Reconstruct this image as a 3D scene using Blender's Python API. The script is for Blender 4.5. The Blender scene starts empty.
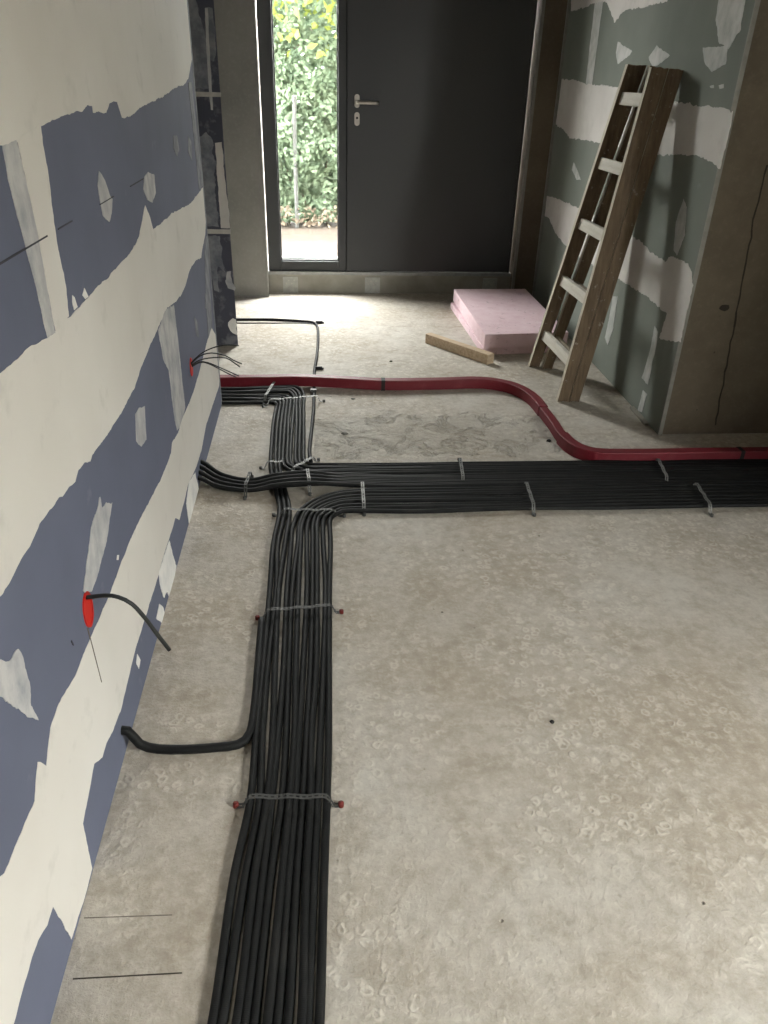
import bpy, bmesh, math, random
from mathutils import Vector, Matrix, noise
random.seed(7)
SC = bpy.context.scene
COL = SC.collection

# ------------------------------------------------------------------ camera
F = 755.0; CX, CY = 384.0, 512.0; H = 1.31
_dn = Vector((-40, 1322, F)).normalized()
_dy = Vector((-72, -437, F)); _dy = (_dy - _dn * _dy.dot(_dn)).normalized()
_dx = _dn.cross(_dy)
if _dx.x < 0: _dx = -_dx
ROT = Matrix((_dx, _dy, -_dn))            # image (right, down, forward) -> world
def ray(x, y): return ROT @ Vector((x - CX, y - CY, F)).normalized()
O = Vector((0, 0, H))
def onz(x, y, z=0.0): d = ray(x, y); return O + d * ((z - H) / d.z)
def onx(x, y, X): d = ray(x, y); return O + d * (X / d.x)
def ony(x, y, Y): d = ray(x, y); return O + d * (Y / d.y)
def onplane(x, y, p, n): d = ray(x, y); return O + d * ((p - O).dot(n) / d.dot(n))

cam_data = bpy.data.cameras.new('camera'); cam = bpy.data.objects.new('camera', cam_data)
COL.objects.link(cam)
r_, d_, f_ = ROT.col[0], ROT.col[1], ROT.col[2]
cam.matrix_world = Matrix(((r_.x, -d_.x, -f_.x, 0), (r_.y, -d_.y, -f_.y, 0), (r_.z, -d_.z, -f_.z, H), (0, 0, 0, 1)))
cam_data.sensor_width = 36; cam_data.sensor_fit = 'AUTO'; cam_data.lens = F / 1024 * 36
cam_data.clip_start = 0.02; cam_data.clip_end = 200
SC.camera = cam

# ------------------------------------------------------------------ sky, exposure
W = bpy.data.worlds.new('overcast_sky'); SC.world = W; W.use_nodes = True
bg = W.node_tree.nodes['Background']; bg.inputs[0].default_value = (1.0, 0.972, 0.955, 1); bg.inputs[1].default_value = 27.0
SC.view_settings.view_transform = 'Standard'; SC.view_settings.look = 'None'
SC.view_settings.exposure = 1.45; SC.view_settings.gamma = 1.0; SC.view_settings.use_curve_mapping = False
SC.cycles.use_denoising = True
SC.cycles.max_bounces = 10; SC.cycles.diffuse_bounces = 6; SC.cycles.transparent_max_bounces = 12
SC.cycles.sample_clamp_indirect = 8.0

def portal(name, loc, size, target):
    l = bpy.data.lights.new(name, 'AREA'); l.shape = 'RECTANGLE'; l.size, l.size_y = size
    o = bpy.data.objects.new(name, l); COL.objects.link(o); o.location = loc
    o.rotation_euler = (Vector(target) - Vector(loc)).to_track_quat('-Z', 'Y').to_euler()
    l.cycles.is_portal = True
# daylight openings of the room (window guides for the sky light only)
DOOR_Y = 5.42
RX, BY, CEIL = 2.4, -2.3, 2.6          # right wall, rear wall, ceiling height
WR = (-1.65, 0.0, 0.15, 2.1)            # window in right wall: y0,y1,z0,z1
portal('daylight_sidelight', (-0.04, DOOR_Y + 0.12, 1.2), (0.40, 2.0), (-0.04, 0, 1.2))
portal('daylight_patio_window', (RX + 0.14, (WR[0] + WR[1]) / 2, (WR[2] + WR[3]) / 2), (WR[1] - WR[0], WR[3] - WR[2]), (0, (WR[0] + WR[1]) / 2, (WR[2] + WR[3]) / 2))

# ------------------------------------------------------------------ material helpers
def lin(r, g, b):
    f = lambda c: (c / 255 / 12.92) if c / 255 <= 0.04045 else ((c / 255 + 0.055) / 1.055) ** 2.4
    return (f(r), f(g), f(b), 1)
class NT:
    def __init__(s, name):
        s.m = bpy.data.materials.new(name); s.m.use_nodes = True
        s.t = s.m.node_tree; s.b = s.t.nodes['Principled BSDF']; s.out = s.t.nodes['Material Output']
        s.tc = s.t.nodes.new('ShaderNodeTexCoord'); s.geo = s.t.nodes.new('ShaderNodeNewGeometry')
        s.pos = s.geo.outputs['Position']
    def L(s, a, b): s.t.links.new(a, b)
    def n(s, typ, **kw):
        nd = s.t.nodes.new(typ)
        for k, v in kw.items(): setattr(nd, k, v)
        return nd
    def mapping(s, vec, scale):
        m = s.n('ShaderNodeMapping'); m.inputs['Scale'].default_value = scale; s.L(vec, m.inputs['Vector']); return m.outputs[0]
    def noise(s, scale, detail=4, rough=0.55, vec=None, dist=0.0):
        nd = s.n('ShaderNodeTexNoise'); nd.inputs['Scale'].default_value = scale; nd.inputs['Detail'].default_value = detail
        nd.inputs['Roughness'].default_value = rough; nd.inputs['Distortion'].default_value = dist
        s.L(vec or s.pos, nd.inputs['Vector']); return nd.outputs['Fac']
    def voro(s, scale, vec=None, out='Distance', rnd=1.0, feature='F1'):
        nd = s.n('ShaderNodeTexVoronoi', feature=feature); nd.inputs['Scale'].default_value = scale; nd.inputs['Randomness'].default_value = rnd
        s.L(vec or s.pos, nd.inputs['Vector']); return nd.outputs[out]
    def ramp(s, fac, pts):
        nd = s.n('ShaderNodeValToRGB'); e = nd.color_ramp.elements
        while len(e) < len(pts): e.new(0.5)
        for k, (p, c) in enumerate(pts):
            e[k].position = p; e[k].color = c if isinstance(c, tuple) else (c, c, c, 1)
        s.L(fac, nd.inputs[0]); return nd.outputs[0]
    def mix(s, fac, a, b):
        nd = s.n('ShaderNodeMix', data_type='RGBA')
        for sock, v in ((nd.inputs[0], fac), (nd.inputs[6], a), (nd.inputs[7], b)):
            if isinstance(v, (int, float, tuple)): sock.default_value = v
            else: s.L(v, sock)
        return nd.outputs[2]
    def math(s, op, a, b=0.0):
        nd = s.n('ShaderNodeMath', operation=op)
        for sock, v in ((nd.inputs[0], a), (nd.inputs[1], b)):
            if isinstance(v, (int, float)): sock.default_value = v
            else: s.L(v, sock)
        return nd.outputs[0]
    def bump(s, h, strength=0.3, dist=0.01, normal=None):
        nd = s.n('ShaderNodeBump'); nd.inputs['Strength'].default_value = strength; nd.inputs['Distance'].default_value = dist
        s.L(h, nd.inputs['Height'])
        if normal: s.L(normal, nd.inputs['Normal'])
        return nd.outputs[0]
    def fin(s, col=None, rough=0.7, normal=None, metal=0.0, spec=0.5):
        if col is not None:
            if isinstance(col, tuple): s.b.inputs['Base Color'].default_value = col
            else: s.L(col, s.b.inputs['Base Color'])
        if isinstance(rough, (int, float)): s.b.inputs['Roughness'].default_value = rough
        else: s.L(rough, s.b.inputs['Roughness'])
        s.b.inputs['Metallic'].default_value = metal; s.b.inputs['Specular IOR Level'].default_value = spec
        if normal: s.L(normal, s.b.inputs['Normal'])
        return s.m
M = {}
def simple(name, c, rough=0.6, var=0.12, scale=30, metal=0.0, bump=0.1, spec=0.5):
    t = NT(name); c2 = tuple(v * (1 - var * 2) for v in c[:3]) + (1,)
    nz = t.noise(scale, 5)
    M[name] = t.fin(t.mix(t.ramp(nz, [(0.3, 0.0), (0.7, 1.0)]), c2, c), rough, t.bump(nz, bump, 0.004), metal, spec)
    return M[name]

# --- concrete floor
t = NT('floor_concrete')
big = t.noise(1.3, 5, 0.6); mid = t.noise(8, 6, 0.68); fine = t.noise(75, 5, 0.7); grit = t.noise(34, 5, 0.72)
c = t.mix(t.ramp(big, [(0.38, 0.0), (0.62, 1.0)]), lin(170, 160, 145), lin(190, 185, 176))
c = t.mix(t.math('MULTIPLY', t.ramp(mid, [(0.45, 0.0), (0.65, 1.0)]), 0.5), c, lin(150, 139, 122))
c = t.mix(t.math('MULTIPLY', t.ramp(grit, [(0.48, 0.0), (0.66, 1.0)]), 0.45), c, lin(206, 200, 189))
c = t.mix(t.math('MULTIPLY', t.ramp(grit, [(0.30, 1.0), (0.46, 0.0)]), 0.35), c, lin(138, 128, 112))
wob = t.n('ShaderNodeVectorMath', operation='ADD'); nzv = t.n('ShaderNodeTexNoise'); nzv.inputs['Scale'].default_value = 34
t.L(t.pos, nzv.inputs['Vector']); sc_ = t.n('ShaderNodeVectorMath', operation='SCALE'); sc_.inputs['Scale'].default_value = 0.026
t.L(nzv.outputs['Color'], sc_.inputs[0]); t.L(t.pos, wob.inputs[0]); t.L(sc_.outputs[0], wob.inputs[1])
vd = t.voro(36, wob.outputs[0]); ring = t.ramp(vd, [(0.14, 0.0), (0.27, 1.0), (0.36, 1.0), (0.50, 0.0)])
rmask = t.ramp(t.noise(2.2, 3), [(0.40, 0.0), (0.55, 1.0)]); ring2 = t.ramp(t.noise(17, 3, 0.6), [(0.40, 0.0), (0.55, 1.0)])
rings = t.math('MULTIPLY', t.math('MULTIPLY', ring, rmask), ring2)
c = t.mix(t.math('MULTIPLY', rings, 0.42), c, lin(220, 214, 202))
pit = t.ramp(t.voro(16), [(0.035, 1.0), (0.07, 0.0)]); pm = t.ramp(t.noise(5, 2), [(0.56, 0.0), (0.62, 1.0)])
c = t.mix(t.math('MULTIPLY', t.math('MULTIPLY', pit, pm), 0.8), c, lin(70, 64, 56))
# broken, chipped strip of slab between the red duct and the conduit run
sx = t.n('ShaderNodeSeparateXYZ'); t.L(t.pos, sx.inputs[0])
edge = t.noise(5, 4, 0.7)
yy = t.math('ADD', sx.outputs['Y'], t.math('MULTIPLY', t.math('SUBTRACT', edge, 0.5), 0.5))
band = t.math('MULTIPLY', t.math('GREATER_THAN', yy, 2.74), t.math('LESS_THAN', yy, 3.16))
band = t.math('MULTIPLY', band, t.math('MULTIPLY', t.math('GREATER_THAN', sx.outputs['X'], -0.02), t.math('LESS_THAN', sx.outputs['X'], 1.05)))
chips = t.noise(9, 6, 0.72, dist=1.0); lay = t.ramp(chips, [(0.42, 0.0), (0.48, 0.7), (0.62, 1.0)])
c = t.mix(t.math('MULTIPLY', band, 0.35), c, t.mix(lay, lin(136, 130, 118), lin(190, 186, 175)))
hgt = t.math('ADD', t.math('MULTIPLY', mid, 0.5), t.math('ADD', t.math('MULTIPLY', fine, 0.2), t.math('MULTIPLY', grit, 0.45)))
hgt = t.math('ADD', hgt, t.math('MULTIPLY', rings, 0.1)); hgt = t.math('SUBTRACT', hgt, t.math('MULTIPLY', t.math('MULTIPLY', pit, pm), 0.5))
hgt = t.math('ADD', hgt, t.math('MULTIPLY', t.math('MULTIPLY', band, lay), 1.5))
M['floor'] = t.fin(c, t.ramp(mid, [(0.3, 0.62), (0.7, 0.8)]), t.bump(hgt, 0.75, 0.012), spec=0.35)

# --- grey concrete wall
def concrete(name, c1, c2, bump=0.4):
    t = NT(name); big = t.noise(2.0, 5, 0.6); fine = t.noise(45, 5, 0.7)
    c = t.mix(t.ramp(big, [(0.35, 0.0), (0.68, 1.0)]), c1, c2)
    c = t.mix(t.math('MULTIPLY', t.ramp(fine, [(0.5, 0.0), (0.8, 1.0)]), 0.3), c, tuple(min(1, v * 1.5) for v in c2[:3]) + (1,))
    pit = t.ramp(t.voro(14), [(0.04, 1.0), (0.07, 0.0)]); pm = t.ramp(t.noise(4, 2), [(0.55, 0.0), (0.6, 1.0)])
    pits = t.math('MULTIPLY', pit, pm)
    c = t.mix(t.math('MULTIPLY', pits, 0.7), c, tuple(v * 0.4 for v in c1[:3]) + (1,))
    h = t.math('SUBTRACT', t.math('ADD', t.math('MULTIPLY', big, 0.6), t.math('MULTIPLY', fine, 0.3)), t.math('MULTIPLY', pits, 0.6))
    M[name] = t.fin(c, 0.85, t.bump(h, bump, 0.01), spec=0.3)
concrete('column_concrete', lin(92, 83, 70), lin(116, 106, 90))
concrete('grey_concrete', lin(128, 126, 120), lin(146, 143, 136), 0.15)
concrete('white_paint', lin(205, 202, 195), lin(215, 212, 205), 0.05)

# --- plasterboard paper and filler
def board(name, c1, c2, smear=0.18, lo=0.66):
    t = NT(name); n1 = t.noise(3, 4); fine = t.noise(160, 3)
    c = t.mix(t.ramp(n1, [(0.3, 0.0), (0.7, 1.0)]), c1, c2)
    sm = t.ramp(t.noise(11, 4, 0.6), [(lo, 0.0), (lo + 0.12, 1.0)])
    c = t.mix(t.math('MULTIPLY', sm, smear), c, lin(160, 162, 168))
    M[name] = t.fin(c, 0.8, t.bump(fine, 0.05, 0.002), spec=0.25)
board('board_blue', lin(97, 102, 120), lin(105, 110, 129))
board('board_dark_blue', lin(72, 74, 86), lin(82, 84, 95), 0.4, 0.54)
board('board_green', lin(113, 119, 111), lin(124, 129, 121))
def filler(name, base, c1, c2, lo, hi, stretch=(1, 1, 1), scale=9):
    t = NT(name); v = t.mapping(t.pos, stretch)
    n1 = t.noise(scale, 5, 0.6, v); fine = t.noise(90, 3)
    c = t.mix(t.ramp(t.noise(2.4, 3), [(0.3, 0.0), (0.7, 1.0)]), c1, c2)
    c = t.mix(t.ramp(n1, [(lo, 1.0), (hi, 0.0)]), c, base)
    M[name] = t.fin(c, 0.75, t.bump(t.math('ADD', fine, n1), 0.06, 0.004), spec=0.3)
CR1, CR2 = lin(211, 207, 200), lin(221, 218, 212)
filler('filler_cream', lin(196, 193, 186), CR1, CR2, 0.2, 0.42)
filler('filler_skim', lin(152, 154, 160), lin(184, 184, 184), lin(202, 201, 199), 0.3, 0.62, (1, 1.5, 1), 14)
filler('filler_faint', lin(104, 107, 118), lin(132, 135, 142), lin(144, 146, 150), 0.38, 0.60, (1, 1.5, 1), 16)
filler('filler_white', lin(205, 205, 205), lin(226, 225, 222), lin(233, 232, 228), 0.3, 0.5)
filler('filler_grey', lin(192, 189, 184), lin(198, 194, 189), lin(211, 208, 203), 0.25, 0.5)
filler('filler_green_skim', lin(164, 168, 163), lin(184, 185, 181), lin(202, 201, 198), 0.3, 0.6, (1, 1.4, 1), 16)
simple('tape_strip', lin(196, 192, 186), 0.7)
simple('bead_metal', lin(140, 138, 130), 0.6, metal=0.1)
simple('stain', lin(58, 52, 44), 0.9)
simple('hairline', lin(112, 105, 95), 0.9)
simple('printed_ink', lin(52, 54, 62), 0.8)
simple('faint_ink', lin(72, 75, 86), 0.8)

# --- others
def conduit_mat():
    t = NT('conduit_black'); uv = t.n('ShaderNodeUVMap'); w = t.n('ShaderNodeTexWave'); w.bands_direction = 'Y'
    w.inputs['Scale'].default_value = 1.0; t.L(t.mapping(uv.outputs[0], (1, 95, 1)), w.inputs['Vector'])
    dust = t.ramp(t.noise(9, 5, 0.6), [(0.5, 0.0), (0.8, 1.0)])
    c = t.mix(t.math('MULTIPLY', dust, 0.35), lin(22, 23, 23), lin(60, 59, 56))
    return t.fin(c, 0.6, t.bump(w.outputs['Fac'], 0.25, 0.0012), spec=0.22)
M['conduit'] = conduit_mat()
simple('cable_black', lin(30, 32, 31), 0.4, bump=0.0)
t = NT('red_duct'); nz = t.noise(25, 5); uv = t.n('ShaderNodeUVMap'); w = t.n('ShaderNodeTexWave'); w.bands_direction = 'Y'
t.L(t.mapping(uv.outputs[0], (1, 40, 1)), w.inputs['Vector']); w.inputs['Scale'].default_value = 1
dust = t.ramp(nz, [(0.5, 0.0), (0.8, 1.0)])
M['red_duct'] = t.fin(t.mix(t.math('MULTIPLY', dust, 0.2), lin(106, 10, 27), lin(140, 80, 84)), 0.55, t.bump(w.outputs['Fac'], 0.15, 0.002))
simple('red_plastic', lin(205, 30, 18), 0.5)
simple('strap_metal', lin(84, 84, 82), 0.6, metal=0.3)
simple('clip_metal', lin(128, 128, 125), 0.55, metal=0.3)
simple('plug_red', lin(112, 24, 14), 0.6)
simple('bracket_metal', lin(172, 172, 166), 0.5, metal=0.2)
simple('door_paint', lin(52, 53, 54), 0.42, var=0.03, scale=60, bump=0.05)
simple('frame_paint', lin(48, 50, 51), 0.45, var=0.03, scale=60, bump=0.03)
simple('seal_black', lin(14, 14, 15), 0.7)
simple('steel', lin(190, 184, 176), 0.3, metal=0.85, bump=0.02)
simple('sill_board', lin(150, 147, 136), 0.7, scale=12)
simple('aluminium', lin(150, 152, 150), 0.4, metal=0.5)
simple('pvc_white', lin(225, 225, 222), 0.4)
t = NT('pink_foam'); n1 = t.noise(14, 5, 0.65); fine = t.noise(220, 3)
c = t.mix(t.ramp(n1, [(0.3, 0.0), (0.7, 1.0)]), lin(216, 186, 194), lin(228, 205, 211))
c = t.mix(t.math('MULTIPLY', t.ramp(t.noise(30, 4, 0.7), [(0.61, 0.0), (0.68, 1.0)]), 0.5), c, lin(120, 88, 96))
M['pink_foam'] = t.fin(c, 0.75, t.bump(t.math('ADD', fine, n1), 0.25, 0.004), spec=0.3)
def wood(name, c1, c2, c3, stretch, paint=0.0):
    t = NT(name); v = t.mapping(t.tc.outputs['Object'], stretch)
    n1 = t.noise(6, 6, 0.65, v); n2 = t.noise(16, 5, 0.6)
    c = t.mix(t.ramp(n1, [(0.3, 0.0), (0.65, 1.0)]), c1, c2)
    sp = t.ramp(t.noise(34, 5, 0.7), [(0.62, 0.0), (0.68, 1.0)])
    c = t.mix(t.math('MULTIPLY', sp, paint), c, c3)
    M[name] = t.fin(c, 0.75, t.bump(n1, 0.4, 0.004), spec=0.3)
wood('old_wood', lin(84, 70, 54), lin(124, 106, 84), lin(190, 184, 172), (10, 10, 1), 0.55)
wood('lit_edge', lin(176, 168, 150), lin(200, 192, 176), lin(120, 106, 86), (10, 10, 1), 0.6)  # paler ladder wood, carries the daylight on the rail fronts as colour
wood('rung_wood', lin(196, 190, 178), lin(216, 212, 202), lin(150, 138, 120), (3, 1, 8), 0.5)
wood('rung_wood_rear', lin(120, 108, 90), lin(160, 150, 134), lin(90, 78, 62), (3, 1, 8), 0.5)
wood('pine', lin(174, 152, 126), lin(204, 184, 157), lin(120, 92, 62), (1, 12, 12), 0.4)
t = NT('pane_glass'); tr = t.n('ShaderNodeBsdfTransparent'); gl = t.n('ShaderNodeBsdfGlossy'); gl.inputs['Roughness'].default_value = 0.02
tr.inputs[0].default_value = (0.93, 0.95, 0.94, 1)
lwt = t.n('ShaderNodeLayerWeight'); ms = t.n('ShaderNodeMixShader')   # facing weight works on both faces of the pane
t.L(t.math('ADD', t.math('MULTIPLY', t.math('POWER', lwt.outputs['Facing'], 5.0), 0.6), 0.03), ms.inputs[0]); t.L(tr.outputs[0], ms.inputs[1]); t.L(gl.outputs[0], ms.inputs[2]); t.L(ms.outputs[0], t.out.inputs[0])
M['glass'] = t.m
def leafmat(name, c1, c2):
    t = NT(name); oi = t.noise(9, 3); c = t.mix(t.ramp(oi, [(0.3, 0.0), (0.7, 1.0)]), c1, c2)
    t.b.inputs['Transmission Weight'].default_value = 0.0
    tl = t.n('ShaderNodeBsdfTranslucent'); t.L(c, tl.inputs[0]); ms = t.n('ShaderNodeMixShader'); ms.inputs[0].default_value = 0.35
    t.fin(c, 0.55, spec=0.2); t.L(t.b.outputs[0], ms.inputs[1]); t.L(tl.outputs[0], ms.inputs[2]); t.L(ms.outputs[0], t.out.inputs[0]); M[name] = t.m
leafmat('leaf_green', lin(84, 101, 82), lin(118, 134, 110))
leafmat('leaf_yellow', lin(112, 126, 56), lin(138, 148, 76))
simple('stem_brown', lin(92, 80, 66), 0.8)
t = NT('earth'); n1 = t.noise(4, 5); n2 = t.noise(40, 5, 0.7)
c = t.mix(t.ramp(n1, [(0.35, 0.0), (0.65, 1.0)]), lin(46, 36, 27), lin(52, 43, 33)); c = t.mix(t.math('MULTIPLY', t.ramp(n2, [(0.5, 0.0), (0.7, 1.0)]), 0.4), c, lin(42, 29, 21))
M['earth'] = t.fin(c, 0.9, t.bump(n2, 0.4, 0.02))
simple('post_grey', lin(74, 76, 74), 0.6)

# ------------------------------------------------------------------ mesh helpers
def tag(o, label=None, cat=None, group=None, kind=None):
    for k, v in (('label', label), ('category', cat), ('group', group), ('kind', kind)):
        if v: o[k] = v
    return o
WLOC = {}
def mesh_obj(name, verts, faces, mat, parent=None, uvs=None, smooth=False, origin=None, bevel=0.0):
    vs = [Vector(v) for v in verts]
    if origin is None:
        lo = Vector((min(v.x for v in vs), min(v.y for v in vs), min(v.z for v in vs)))
        hi = Vector((max(v.x for v in vs), max(v.y for v in vs), max(v.z for v in vs)))
        origin = Vector(((lo.x + hi.x) / 2, (lo.y + hi.y) / 2, lo.z))
    me = bpy.data.meshes.new(name); me.from_pydata([v - origin for v in vs], [], faces)
    if uvs:
        ul = me.uv_layers.new(name='UVMap')
        for li, l in enumerate(me.loops): ul.data[li].uv = uvs[l.vertex_index]
    me.materials.append(M[mat] if isinstance(mat, str) else mat)
    if smooth: me.polygons.foreach_set('use_smooth', [True] * len(me.polygons))
    me.update()
    o = bpy.data.objects.new(name, me); COL.objects.link(o)
    pl = WLOC.get(parent.name_full, Vector()) if parent else Vector()
    o.parent = parent; o.location = origin - pl; WLOC[o.name_full] = origin
    if bevel:
        b = o.modifiers.new('bevel', 'BEVEL'); b.width = bevel; b.segments = 2; b.limit_method = 'ANGLE'
    return o
def empty(name, loc):
    o = bpy.data.objects.new(name, None); COL.objects.link(o); o.location = loc; WLOC[o.name_full] = Vector(loc); o.empty_display_size = 0.1
    return o
BF = [(0, 3, 2, 1), (4, 5, 6, 7), (0, 1, 5, 4), (1, 2, 6, 5), (2, 3, 7, 6), (3, 0, 4, 7)]
def boxv(x0, x1, y0, y1, z0, z1):
    return [(x0, y0, z0), (x1, y0, z0), (x1, y1, z0), (x0, y1, z0), (x0, y0, z1), (x1, y0, z1), (x1, y1, z1), (x0, y1, z1)]
def box(name, x0, x1, y0, y1, z0, z1, mat, parent=None, bevel=0.0):
    return mesh_obj(name, boxv(x0, x1, y0, y1, z0, z1), BF, mat, parent, bevel=bevel)
class MB:
    def __init__(s): s.v = []; s.f = []
    def add(s, vs, fs): k = len(s.v); s.v += [tuple(v) for v in vs]; s.f += [tuple(i + k for i in f) for f in fs]; return s
    def box(s, *a): return s.add(boxv(*a), BF)
    def obox(s, p0, p1, w, wd, t):
        """bar p0->p1, width w along direction wd, thickness t along the third"""
        a = (p1 - p0).normalized(); wd = (wd - a * wd.dot(a)).normalized(); td = a.cross(wd)
        vs = [p + wd * (sx * w / 2) + td * (sy * t / 2) for p in (p0, p1) for sx, sy in ((-1, -1), (1, -1), (1, 1), (-1, 1))]
        return s.add(vs, BF)
    def build(s, name, mat, parent=None, **k): return mesh_obj(name, s.v, s.f, mat, parent, **k)
def catmull(pts, step=0.02):
    P = [pts[0] * 2 - pts[1]] + list(pts) + [pts[-1] * 2 - pts[-2]]; out = []
    for i in range(1, len(P) - 2):
        p0, p1, p2, p3 = P[i - 1:i + 3]; n = max(2, int((p2 - p1).length / step))
        for k in range(n):
            u = k / n
            out.append(0.5 * ((2 * p1) + (p2 - p0) * u + (2 * p0 - 5 * p1 + 4 * p2 - p3) * u * u + (3 * p1 - p0 - 3 * p2 + p3) * u ** 3))
    out.append(P[-2]); return out
def sweep(path, section, closed_caps=True):
    """section: list of (side, up) ; returns verts, faces, uvs"""
    vs, fs, uv = [], [], []; n = len(section); d = 0.0
    for i, p in enumerate(path):
        tg = (path[min(i + 1, len(path) - 1)] - path[max(i - 1, 0)]).normalized()
        side = tg.cross(Vector((0, 0, 1)))
        side = side.normalized() if side.length > 1e-4 else Vector((1, 0, 0))
        up = side.cross(tg).normalized()
        if i: d += (p - path[i - 1]).length
        for k, (a, b) in enumerate(section):
            vs.append(p + side * a + up * b); uv.append((k / n, d))
    for i in range(len(path) - 1):
        for k in range(n):
            a = i * n + k; b = i * n + (k + 1) % n
            fs.append((a, b, b + n, a + n))
    if closed_caps:
        fs.append(tuple(range(n))[::-1]); fs.append(tuple((len(path) - 1) * n + k for k in range(n)))
    return vs, fs, uv
def circ(r, n=10): return [(r * math.cos(2 * math.pi * k / n), r * math.sin(2 * math.pi * k / n)) for k in range(n)]
def tube(name, pts, r, mat, parent=None, step=0.02, n=10, raw=False):
    path = pts if raw else catmull(pts, step)
    v, f, u = sweep(path, circ(r, n)); return mesh_obj(name, v, f, mat, parent, uvs=u, smooth=True)

# a coat of filler (or a flat mark) lying on a wall: outline from points on the wall, real thickness, ragged edge
def patch(name, pts, normal, mat, parent, thick=0.0008, rag=0.002, step=0.008, seed=0, lift=0.0):
    normal = Vector(normal).normalized(); P = []
    n = len(pts)
    for i in range(n):
        a, b = pts[i], pts[(i + 1) % n]; L = (b - a).length; k = max(1, min(200, int(L / step)))
        tg = (b - a).normalized() if L > 1e-6 else Vector((1, 0, 0)); nn = normal.cross(tg)
        for j in range(k):
            p = a.lerp(b, j / k); w = noise.noise(p * 60 + Vector((seed, 0, 0))) + 0.6 * noise.noise(p * 170 + Vector((0, seed, 0)))
            w += 1.3 * noise.noise(p * 22 + Vector((0, 0, seed)))
            P.append(p + nn * (w * rag))
    m = len(P)
    vs = [p + normal * (thick + lift) for p in P] + [p + normal * (-0.002) for p in P]
    # keep the facing consistent
    ar = Vector()
    for i in range(m): ar += P[i].cross(P[(i + 1) % m])
    top = tuple(range(m)); top = top if ar.dot(normal) > 0 else top[::-1]
    fs = [top] + [(i, (i + 1) % m, m + (i + 1) % m, m + i) for i in range(m)]
    return mesh_obj(name, vs, fs, mat, parent)

# ------------------------------------------------------------------ structure
LX = -0.44; LEND = 3.305; FACE_Y = 2.92; GN = Vector((1.476, 2.92, 0)); GF = Vector((1.537, 5.3, 0))
PART_Y = 4.19; PANEL_Y = 5.29; SILL_Y = 5.40
def struct(o): return tag(o, kind='structure')
nx, ny = 2, 2
floor = struct(box('floor', -2.2, RX + 0.2, BY - 0.2, 5.62, -0.2, 0.0, 'floor'))
tag(floor, 'bare rough concrete floor slab of the unfinished hall', 'floor')
for (a, b, cw_, cm) in (((73, 979), (182, 973), .0022, 'stain'), ((84, 918), (172, 915), .0014, 'hairline'), ((238, 304), (292, 303), .004, 'hairline')):
    p, q = onz(*a), onz(*b); mb = MB(); mb.obox(p + Vector((0, 0, 0.0002)), q + Vector((0, 0, 0.0002)), cw_, Vector((0, 1, 0)), 0.0008); mb.build('crack', cm, floor)
ceil = struct(box('ceiling', -2.2, RX + 0.2, BY - 0.2, 5.62, CEIL, CEIL + 0.2, 'grey_concrete'))
tag(ceil, 'plain grey concrete ceiling over the unfinished room', 'ceiling')
wl = struct(box('wall_left', LX - 0.1, LX, BY, LEND, 0, CEIL, 'board_blue'))
tag(wl, 'long blue plasterboard wall with broad cream filler bands', 'wall')
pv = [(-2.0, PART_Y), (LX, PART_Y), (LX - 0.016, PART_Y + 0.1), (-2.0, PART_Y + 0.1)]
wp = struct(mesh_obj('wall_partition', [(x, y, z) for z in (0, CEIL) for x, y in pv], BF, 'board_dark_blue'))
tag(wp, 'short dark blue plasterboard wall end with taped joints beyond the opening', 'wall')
wo = struct(box('wall_far_left', -2.2, -2.0, LEND - 0.1, 5.6, 0, CEIL, 'white_paint')); tag(wo, 'plain wall closing the side passage on the left', 'wall')
wq = struct(box('wall_passage', -2.0, LX - 0.1, LEND - 0.1, LEND, 0, CEIL, 'white_paint')); tag(wq, 'plain wall behind the blue plasterboard wall', 'wall')
wb = struct(box('wall_back_left', -2.0, -0.33, PANEL_Y, 5.6, 0, CEIL, 'grey_concrete')); tag(wb, 'smooth grey wall left of the glazed door strip', 'wall')
wc = struct(box('wall_back_right', 1.385, 1.75, PANEL_Y + 0.02, 5.6, 0, CEIL, 'column_concrete')); tag(wc, 'narrow dark concrete wall right of the black door', 'wall')
wt = struct(box('wall_back_top', -0.33, 1.385, PANEL_Y + 0.02, 5.6, 2.30, CEIL, 'grey_concrete')); tag(wt, 'concrete lintel above the black entrance door', 'wall')
# green plasterboard on the right of the hall
gd = (GF - GN).normalized(); gn = Vector((-gd.y, gd.x, 0)); GT = 0.02
gv = [GN, GN - gn * GT, GF - gn * GT, GF]; gv = gv + [v + Vector((0, 0, CEIL)) for v in gv]
wr = struct(mesh_obj('wall_right', gv, BF, 'board_green')); tag(wr, 'green plasterboard wall with pale filler bands behind the ladder', 'wall')
cw = [GN - gn * 0.021 + Vector((0, 0.004, 0)), Vector((RX, FACE_Y + 0.004, 0)), Vector((RX, 5.309, 0)), GF - gn * 0.021]
cw = cw + [v + Vector((0, 0, CEIL)) for v in cw]
wk = struct(mesh_obj('wall_concrete', cw, BF, 'column_concrete')); tag(wk, 'dark raw concrete wall face at the right edge', 'wall')
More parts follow.
